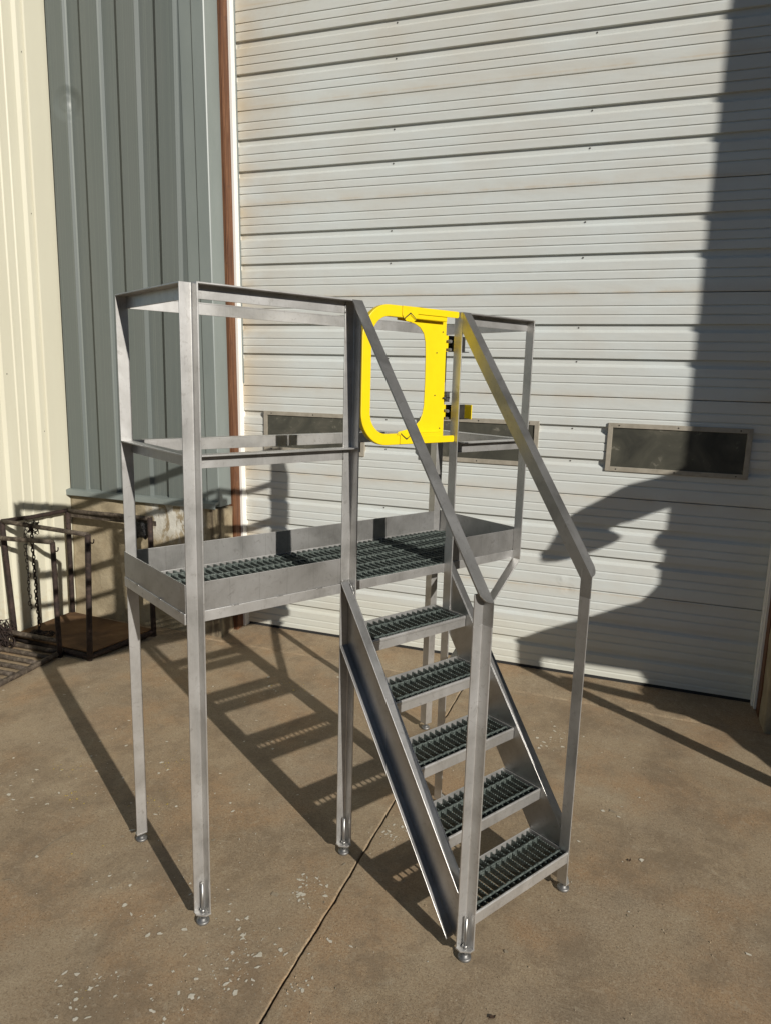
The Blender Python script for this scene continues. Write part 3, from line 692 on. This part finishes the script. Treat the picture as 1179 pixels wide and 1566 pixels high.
# pressed tabs (dark chevron slots) on the sleeves
for zc, sgn in ((2.203, 1), (1.727, -1)):
    m = MB()
    for s in (-1, 1):
        m.prism([(0, 0), (.030, -.021 * sgn), (.030, -.015 * sgn), (0, .007 * sgn)], Pt(.877, GV + .0347, zc), (s, 0, 0), (0, 0, 1), (0, -.0008, 0))
    m.build('slot', 'black', gate)
    m = MB()
    for s in (-1, 1):
        m.prism([(.002, .000), (.026, -.017 * sgn), (.027, -.020 * sgn), (.0, -.003 * sgn)], Pt(.876, GV + .0357, zc), (s, 0, 0), (0, 0, 1), (0, -.002, 0))
    m.build('tab', 'yellow', gate)
m = MB()
for uu, z_ in ((1.052, 2.066), (1.050, 1.895), (1.082, 2.15), (1.084, 1.76)): m.tube([Pt(uu, GV + .0042, z_), Pt(uu, GV + .0062, z_)], .0028, 8)
m.build('rivets', 'black', gate)['kind'] = 'stuff'
# weld beads where the rails and boards meet the posts
def bead(a, b, r=.0026):
    a, b = Vector(a), Vector(b); n = max(4, int((b - a).length / .004)); pts = [a.lerp(b, i / n) + Vector((rn(.0006), rn(.0006), rn(.0006))) for i in range(n + 1)]
    return MB().tube(pts, [r * random.uniform(.7, 1.25) for _ in pts], 6).build('weld_bead', 'zinc', wp)
for z in (HT, HM):
    bead(Pt(.0015, W + T + .001, z - .046), Pt(.0015, W + T + .001, z - .006)); bead(Pt(U3 - w_ - .001, W + T + .001, z - .046), Pt(U3 - w_ - .001, W + T + .001, z - .006))
    bead(Pt(-w_ + .004, W - .002, z - .0055), Pt(-.006, W - .002, z - .0055)); bead(Pt(-w_ + .004, .002, z - .0055), Pt(-.006, .002, z - .0055))
    bead(Pt(U6 + w_ + .001, W + T + .001, z - .046), Pt(U6 + w_ + .001, W + T + .001, z - .006))
for u_ in (.12, .30, .47): bead(Pt(u_, W + .0045, HGR + .001), Pt(u_ + .026, W + .0045, HGR + .001), .0022)
for v_ in (.12, .33, .50): bead(Pt(-w_ - .008, v_, HGR + .001), Pt(-w_ - .008, v_ + .026, HGR + .001), .0022)
bead(Pt(U3 - w_, W + T + .004, 1.181), Pt(U3 - .002, W + T + .004, 1.181)); bead(Pt(U3 - .011, W + .02, 1.168), Pt(U3 - .011, W + w_, 1.130))
bead(Pt(U3 + .001, V4 + .002, 1.2), Pt(U3 + .001, V4 + w_ - .002, 1.2), .0018)
# spring hinge brackets clamped round the post
for zc, tall, uo in ((2.108, .066, 1.250), (1.825, .062, 1.265)):
    m = MB(); ubox(m, 1.152, uo, W - .040, W - .036, zc - tall / 2, zc + tall / 2)
    ubox(m, 1.152, uo - .004, W - .0355, W - .006, zc - tall / 2, zc - tall / 2 + .003)
    b = m.build('hinge_bracket', 'black', gate, .001)
    m = MB(); ubox(m, 1.098, 1.1515, W - .040, W - .036, zc - tall / 2, zc + tall / 2); ubox(m, 1.098, 1.102, W - .0355, W - .008, zc - tall / 2, zc + tall / 2); m.build('bracket_arm', 'yellow', b, .001)
    if uo > 1.26:
        m = MB(); ubox(m, uo, uo + .005, W - .042, W + .004, zc - tall / 2, zc + tall / 2); m.build('end_plate', 'yellow', b, .001)
    m = MB(); m.tube([Pt(1.118, W - .024, zc + tall * .1), Pt(1.118, W + .012, zc + tall * .1)], .007, 6); m.tube([Pt(1.118, W - .024, zc - tall * .4), Pt(1.118, W + .012, zc - tall * .4)], .006, 6); m.build('bolt', 'zinc', b)
m = MB()
for i in range(7): m.tube([Pt(1.117 + .012 * math.cos(a * .7854), W - .002 + .012 * math.sin(a * .7854), 1.872 + i * .006) for a in range(8)], .0026, 6, closed=True)
m.tube([Pt(1.093, W + .004, 1.885), Pt(1.13, W + .004, 1.885)], .0035, 6)
m.build('spring', 'black', gate)

# ------------------------------------------------------------------ rusty racks at the left
rk = thing('pipe_rack', 'rusty four-post pipe rack with a rust-brown sheet floor in the left corner', 'rack', (-1.95, 1.75, 0))
Pa0, Pa1 = (-1.603, 1.434, 0), (-1.572, 1.44, .888)
Pb0, Pb1 = (-2.334, 2.059, 0), (-2.330, 2.06, .885)
Pd0, Pd1 = (-2.335, 1.50, 0), (-2.36, 1.475, .897)
Pe0, Pe1 = (-1.507, 1.995, 0), (-1.507, 1.995, .912)
def pipe(root, name, pts, r, mat='rust', n=10):
    # a few bends so that the pipe is not perfectly straight
    P = [Vector(p) for p in pts]; out = []
    for a, b in zip(P, P[1:]):
        for k in range(5): out.append(a.lerp(b, k / 5) + Vector((rn(.0015), rn(.0015), rn(.0015))))
    out.append(P[-1]); m = MB().tube(out, r, n); return local(m, root).build(name, mat, root)
for a, b in ((Pa0, Pa1), (Pb0, Pb1), (Pd0, Pd1), (Pe0, Pe1)): pipe(rk, 'post', [a, b], .0195)
mid = Vector(Pd1).lerp(Vector(Pb1), .5) - Vector((0, 0, .006))
pipe(rk, 'top_pipe', [Pd1, mid, Pb1], .016)
pipe(rk, 'top_pipe', [(Pb1[0], Pb1[1], .88), (Pe1[0], Pe1[1], .906)], .016, 'pipe')
pipe(rk, 'top_pipe', [Pd1, Pa1], .0165, 'pipe')
m = MB(); m.box(Pb1[0], Pe1[0], 2.058, 2.066, .835, .872); local(m, rk).build('flat_bar', 'pipe', rk)
m = MB(); m.box(Pb1[0], Pa0[0] + .02, 1.50, 1.53, .03, .05); local(m, rk).build('floor_bearer', 'rust', rk)
for a, b in ((Pd0, Pa0), (Pa0, Pe0), (Pe0, Pb0), (Pb0, Pd0)):
    pipe(rk, 'base_pipe', [(a[0], a[1], .028), (b[0], b[1], .028)], .02)
m = MB(); m.prism([(-2.35, 1.47), (-1.60, 1.445), (-1.515, 1.99), (-2.345, 2.06)], (0, 0, .05), (1, 0, 0), (0, 1, 0), (0, 0, .006)); local(m, rk).build('sheet_floor', 'sheet', rk)
def hook(root, x, y, z, s=1.0):
    pts = [(x, y, z + .0), (x + .02 * s, y - .005, z - .004)] + [(x + s * (.038 + .016 * math.cos(a)), y - .006, z - .01 + .022 * math.sin(a)) for a in [math.pi + math.pi * k / 8 for k in range(10)]]
    m = MB().tube(pts, .0042, 6); return local(m, root).build('hook', 'rust', root)
hook(rk, Pa1[0], Pa1[1], .865)
f2 = thing('low_rack', 'low rusty two-post rack with a hook on its corner, nearest the left edge', 'rack', (-1.95, 1.40, 0))
pipe(f2, 'post', [(-1.832, 1.402, 0), (-1.838, 1.402, .815)], .0175)
pipe(f2, 'post', [(-2.37, 1.385, 0), (-2.37, 1.385, .80)], .0175)
pipe(f2, 'top_pipe', [(-2.38, 1.385, .800), (-1.838, 1.402, .815)], .0165, 'pipe')
pipe(f2, 'bottom_pipe', [(-2.38, 1.385, .125), (-1.832, 1.402, .115)], .017, 'pipe')
hook(f2, -1.838, 1.40, .79)
# flat grate lying on the slab
gt = thing('floor_grate', 'rusty flat pipe grate lying on the slab below the low frame', 'grate', (-2.1, 1.1, 0))
GA, GB_ = Vector((-1.80, .80, .02)), Vector((-1.85, 1.47, .02))
pipe(gt, 'edge_pipe', [GA, GB_], .019, 'pipe')
pipe(gt, 'edge_pipe', [(-2.36, .72, .02), (-2.37, 1.46, .02)], .019, 'pipe')
for k in range(7):
    p = GA.lerp(GB_, .02 + k * .153); pipe(gt, 'grate_bar', [(p.x - .02, p.y, .022), (-2.365, p.y - .02, .022)], .0165, 'pipe')
# chains
def chain(name, top, bot, label, r=.0032, link=.028, mat='rust', pile=True, sway=.004):
    m = MB(); a = Vector(top); b = Vector(bot); n = max(3, int((a - b).length / (link * .72)))
    def lk(c, d, s, roll):
        side = Vector((math.cos(roll), math.sin(roll), 0))
        if abs(d.z) < .7: side = Vector((0, 0, 1)) if roll > .5 else d.cross(Vector((0, 0, 1))).normalized()
        pts = []
        for k in range(10):
            t_ = 2 * math.pi * k / 10; pts.append(c + d * (s * .5 * math.cos(t_)) + side * (s * .27 * math.sin(t_)))
        m.tube(pts, r, 5, closed=True)
    for i in range(n):
        p = a.lerp(b, i / (n - 1)) + Vector((rn(sway), rn(sway), 0)); lk(p, Vector((0, 0, 1)), link, (i % 2) * 1.57 + .4)
    if pile:
        for i in range(46):
            t_ = random.uniform(0, 6.3); rr = random.uniform(0, .075); lk(Vector((b.x + rr * 1.5 * math.cos(t_), b.y + rr * math.sin(t_), b.z + .004 + random.uniform(0, .02) * (1 - rr / .08))), Vector((math.cos(i * 1.7), math.sin(i * 1.7), 0)), link, i % 2)
    o = m.build(name, mat); return tag(o, label, 'chain', 'rusty chains on the rack')
chain('chain', (-2.085, 1.468, .87), (-2.105, 1.50, .085), 'heavy rusty chain hanging from the rack pipe down to a heap', .0042, .034)
chain('chain', (-2.13, 1.455, .90), (-2.14, 1.47, .30), 'thin rusty chain hanging left of the heavy chain', .0024, .034, pile=False, sway=.006)
m = MB()
for i in range(26):
    c = Vector((-2.075 + rn(.04), 1.462 + rn(.02), .885 + rn(.03))); pts = [c + Vector((rn(.035), rn(.02), rn(.03))) for _ in range(4)]
    m.tube(pts, .0028, 5)
m.tube([(-2.06, 1.452, .90), (-2.03, 1.44, .925), (-2.0, 1.44, .915), (-1.985, 1.44, .93)], .003, 5)
tag(m.build('wire_tangle', 'rust'), 'tangle of rusty wire wrapped round the rack pipe above the chains', 'wire', 'rusty wire on the racks')
m = MB()
for i in range(46):
    c = Vector((-2.30 + rn(.07), 1.35 + rn(.05), .10 + rn(.07))); pts = [c + Vector((rn(.06), rn(.04), rn(.06))) for _ in range(5)]
    m.tube(pts, .0026 + random.random() * .0025, 5)
tag(m.build('wire_tangle', 'rust'), 'clump of rusty wire hooked over the low pipe at the left edge', 'wire', 'rusty wire on the racks')
# black bundle hung on the back pipe
m = MB(); n1, n2 = 14, 10
for i in range(n1 + 1):
    for j in range(n2):
        a = 2 * math.pi * j / n2; f = i / n1; rr = .030 * (1 - .5 * abs(2 * f - 1) ** 4) * (1 + rn(.16))
        m.v.append((-1.735 + .20 * f, 2.035 + rr * math.cos(a), .80 + rn(.006) + rr * 2.3 * math.sin(a) * .9))
for i in range(n1):
    for j in range(n2): m.f.append([i * n2 + j, i * n2 + (j + 1) % n2, (i + 1) * n2 + (j + 1) % n2, (i + 1) * n2 + j]); m.sm.append(True)
m.f.append(list(range(n2))); m.sm.append(False); m.f.append([n1 * n2 + j for j in range(n2)]); m.sm.append(False)
tag(m.build('plastic_bundle', 'plastic'), 'crumpled black plastic bundle tucked under the back pipe of the rack', 'bundle')

# ------------------------------------------------------------------ paint chips, leaves, grit
ZC = [.0012]      # every chip lies a hair above the one before, so none share a plane
def chips(centres, mat, name, seed, smin=.0022, smax=.010):
    R = random.Random(seed); m = MB()
    for cx, cy, sx, sy, n in centres:
        for i in range(int(n * .62) if sx > .08 else int(n * .85)):
            x = R.gauss(cx, sx); y = R.gauss(cy, sy); s = smin + (smax - smin) * R.random() ** 3.0
            if abs(x - JX) < .022: continue
            a0 = R.uniform(0, 6.3); el = R.uniform(.3, .95); k = R.randint(6, 10)
            pts = []; zc_ = ZC[0]; ZC[0] += 1.1e-6
            for q in range(k):
                a = 2 * math.pi * q / k; rr = s * R.uniform(.4, 1.25); px, py = rr * math.cos(a), rr * el * math.sin(a)
                pts.append((x + px * math.cos(a0) - py * math.sin(a0), y + px * math.sin(a0) + py * math.cos(a0), zc_))
            m.poly(pts, [list(range(k))])
    return stuff(m.build(name, mat))
WH = [(-.55, .30, .35, .18, 90), (.1, -.35, .25, .12, 60), (.55, -.62, .12, .08, 40), (-.15, .75, .25, .2, 40), (.76, -.03, .045, .05, 60), (.745, -.045, .012, .012, 12), (.92, -.41, .02, .04, 26), (.41, -.21, .05, .05, 18), (.69, -.55, .09, .06, 70), (.31, -.65, .03, .02, 16), (.33, -.73, .05, .04, 26), (.94, -.19, .03, .03, 16),
      (.90, .40, .05, .05, 34), (.955, .45, .04, .04, 40), (2.35, .33, .02, .02, 4), (-.73, -.02, .06, .05, 14), (.33, -.34, .05, .04, 14), (.68, -.33, .10, .06, 70), (.70, -.44, .07, .05, 50), (-.92, .2, .15, .08, 22),
      (1.52, 1.57, .06, .09, 60), (1.66, 1.63, .12, .06, 24), (.03, 1.57, .3, .15, 70), (-.02, 1.0, .15, .12, 12), (2.27, .44, .05, .05, 4), (.30, 1.85, .25, .12, 40), (.35, -.55, .35, .25, 60), (-.3, .1, .5, .35, 90), (1.6, .2, .6, .8, 46), (.2, .5, .4, .5, 50), (-1.0, .7, .5, .4, 34), (.7, 1.2, .6, .5, 60), (1.3, -.6, .4, .2, 16), (1.75, 1.2, .3, .4, 40)]
chips(WH, 'chip_white', 'white_paint_chips', 3, .0022, .0135)
YE = [(-.724, .311, .05, .03, 22), (-.3, .553, .05, .04, 24), (-.495, .131, .05, .03, 24), (-.173, .234, .05, .04, 26), (.335, 1.863, .04, .05, 26), (-.13, 1.608, .10, .05, 50), (.31, -.72, .012, .012, 5), (-.1, .0, .3, .3, 12), (.55, -.1, .2, .2, 8)]
chips(YE, 'chip_yellow', 'yellow_paint_chips', 5, .0018, .007)
SF = [(.3, 0, .9, .6, 46), (1.6, .3, .6, .9, 26), (.2, 1.2, .7, .5, 26)]
chips(SF, 'scuff', 'scuff_marks', 9, .006, .022)
# a pale scratch at the left edge and short scratches
m = MB(); R = random.Random(4)
def streak(p0, p1, wd, bend=.02, k=14):
    a, b = Vector((*p0, 0)), Vector((*p1, 0)); d = (b - a).normalized(); nn = Vector((-d.y, d.x, 0)); L_, Rr = [], []
    for i in range(k + 1):
        f = i / k; c = a.lerp(b, f) + nn * (bend * math.sin(f * 3.1) + R.uniform(-.0012, .0012)); w2 = wd * R.uniform(.35, 1) * math.sin(math.pi * (f * .9 + .05))
        L_.append(c + nn * w2); Rr.append(c - nn * w2)
    ZC[0] += 1e-5; vs = [(p.x, p.y, ZC[0]) for p in L_ + Rr[::-1]]; n = k + 1
    m.poly(vs, [(i, i + 1, 2 * n - 2 - i, 2 * n - 1 - i) for i in range(k)])
streak((-.35, -.33), (-.33, -.06), .0022, .015)
streak((-.36, -.42), (-.30, -.415), .004, .02)
for _ in range(26):
    x, y = R.uniform(-.8, 2.4), R.uniform(-.7, 1.6); a = R.uniform(-.4, 1.3); l_ = R.uniform(.03, .14); streak((x, y), (x + l_ * math.cos(a), y + l_ * math.sin(a)), R.uniform(.0006, .0016), R.uniform(-.012, .012), 8)
stuff(m.build('scratches', 'scuff'))
# small leaves and grit
def leaf(x, y, s, a, label, G='leaf scraps on the slab'):
    m = MB(); pts = [(-s, 0, .002), (-s * .3, s * .45, .006), (s * .5, s * .35, .004), (s, 0, .010), (s * .4, -s * .4, .003), (-s * .4, -s * .35, .005)]
    m.poly(pts, [(0, 1, 5), (1, 2, 4, 5), (2, 3, 4)]); o = m.build('dry_leaf', 'leaf'); o.location = (x, y, 0); o.rotation_euler = (0, 0, a); return tag(o, label, 'leaf', G)
LV = [(755, 1518, 1.5064, -.50)]
leaf(1.54, -.318, .014, .6, 'brown curled leaf fragment on the slab nearest the bottom edge')
leaf(1.93, .63, .010, 1.2, 'small dark leaf fragment on the bare slab right of the steps')
leaf(1.70, -.42, .011, 2.2, 'thin dark leaf sliver on the slab at bottom, right of the curled leaf')
R = random.Random(12); m = MB()
for _ in range(900):
    x, y = R.uniform(-1.6, 2.9), R.uniform(-.9, 2.05); s = R.uniform(.0012, .0042)
    if abs(x - JX) < .02: continue
    m.poly([(x - s, y, .0005), (x, y - s, .0005), (x + s, y, .0005), (x, y + s, .0005), (x, y, s * 1.1)], [(0, 1, 4), (1, 2, 4), (2, 3, 4), (3, 0, 4)])
stuff(m.build('grit', 'slab'))
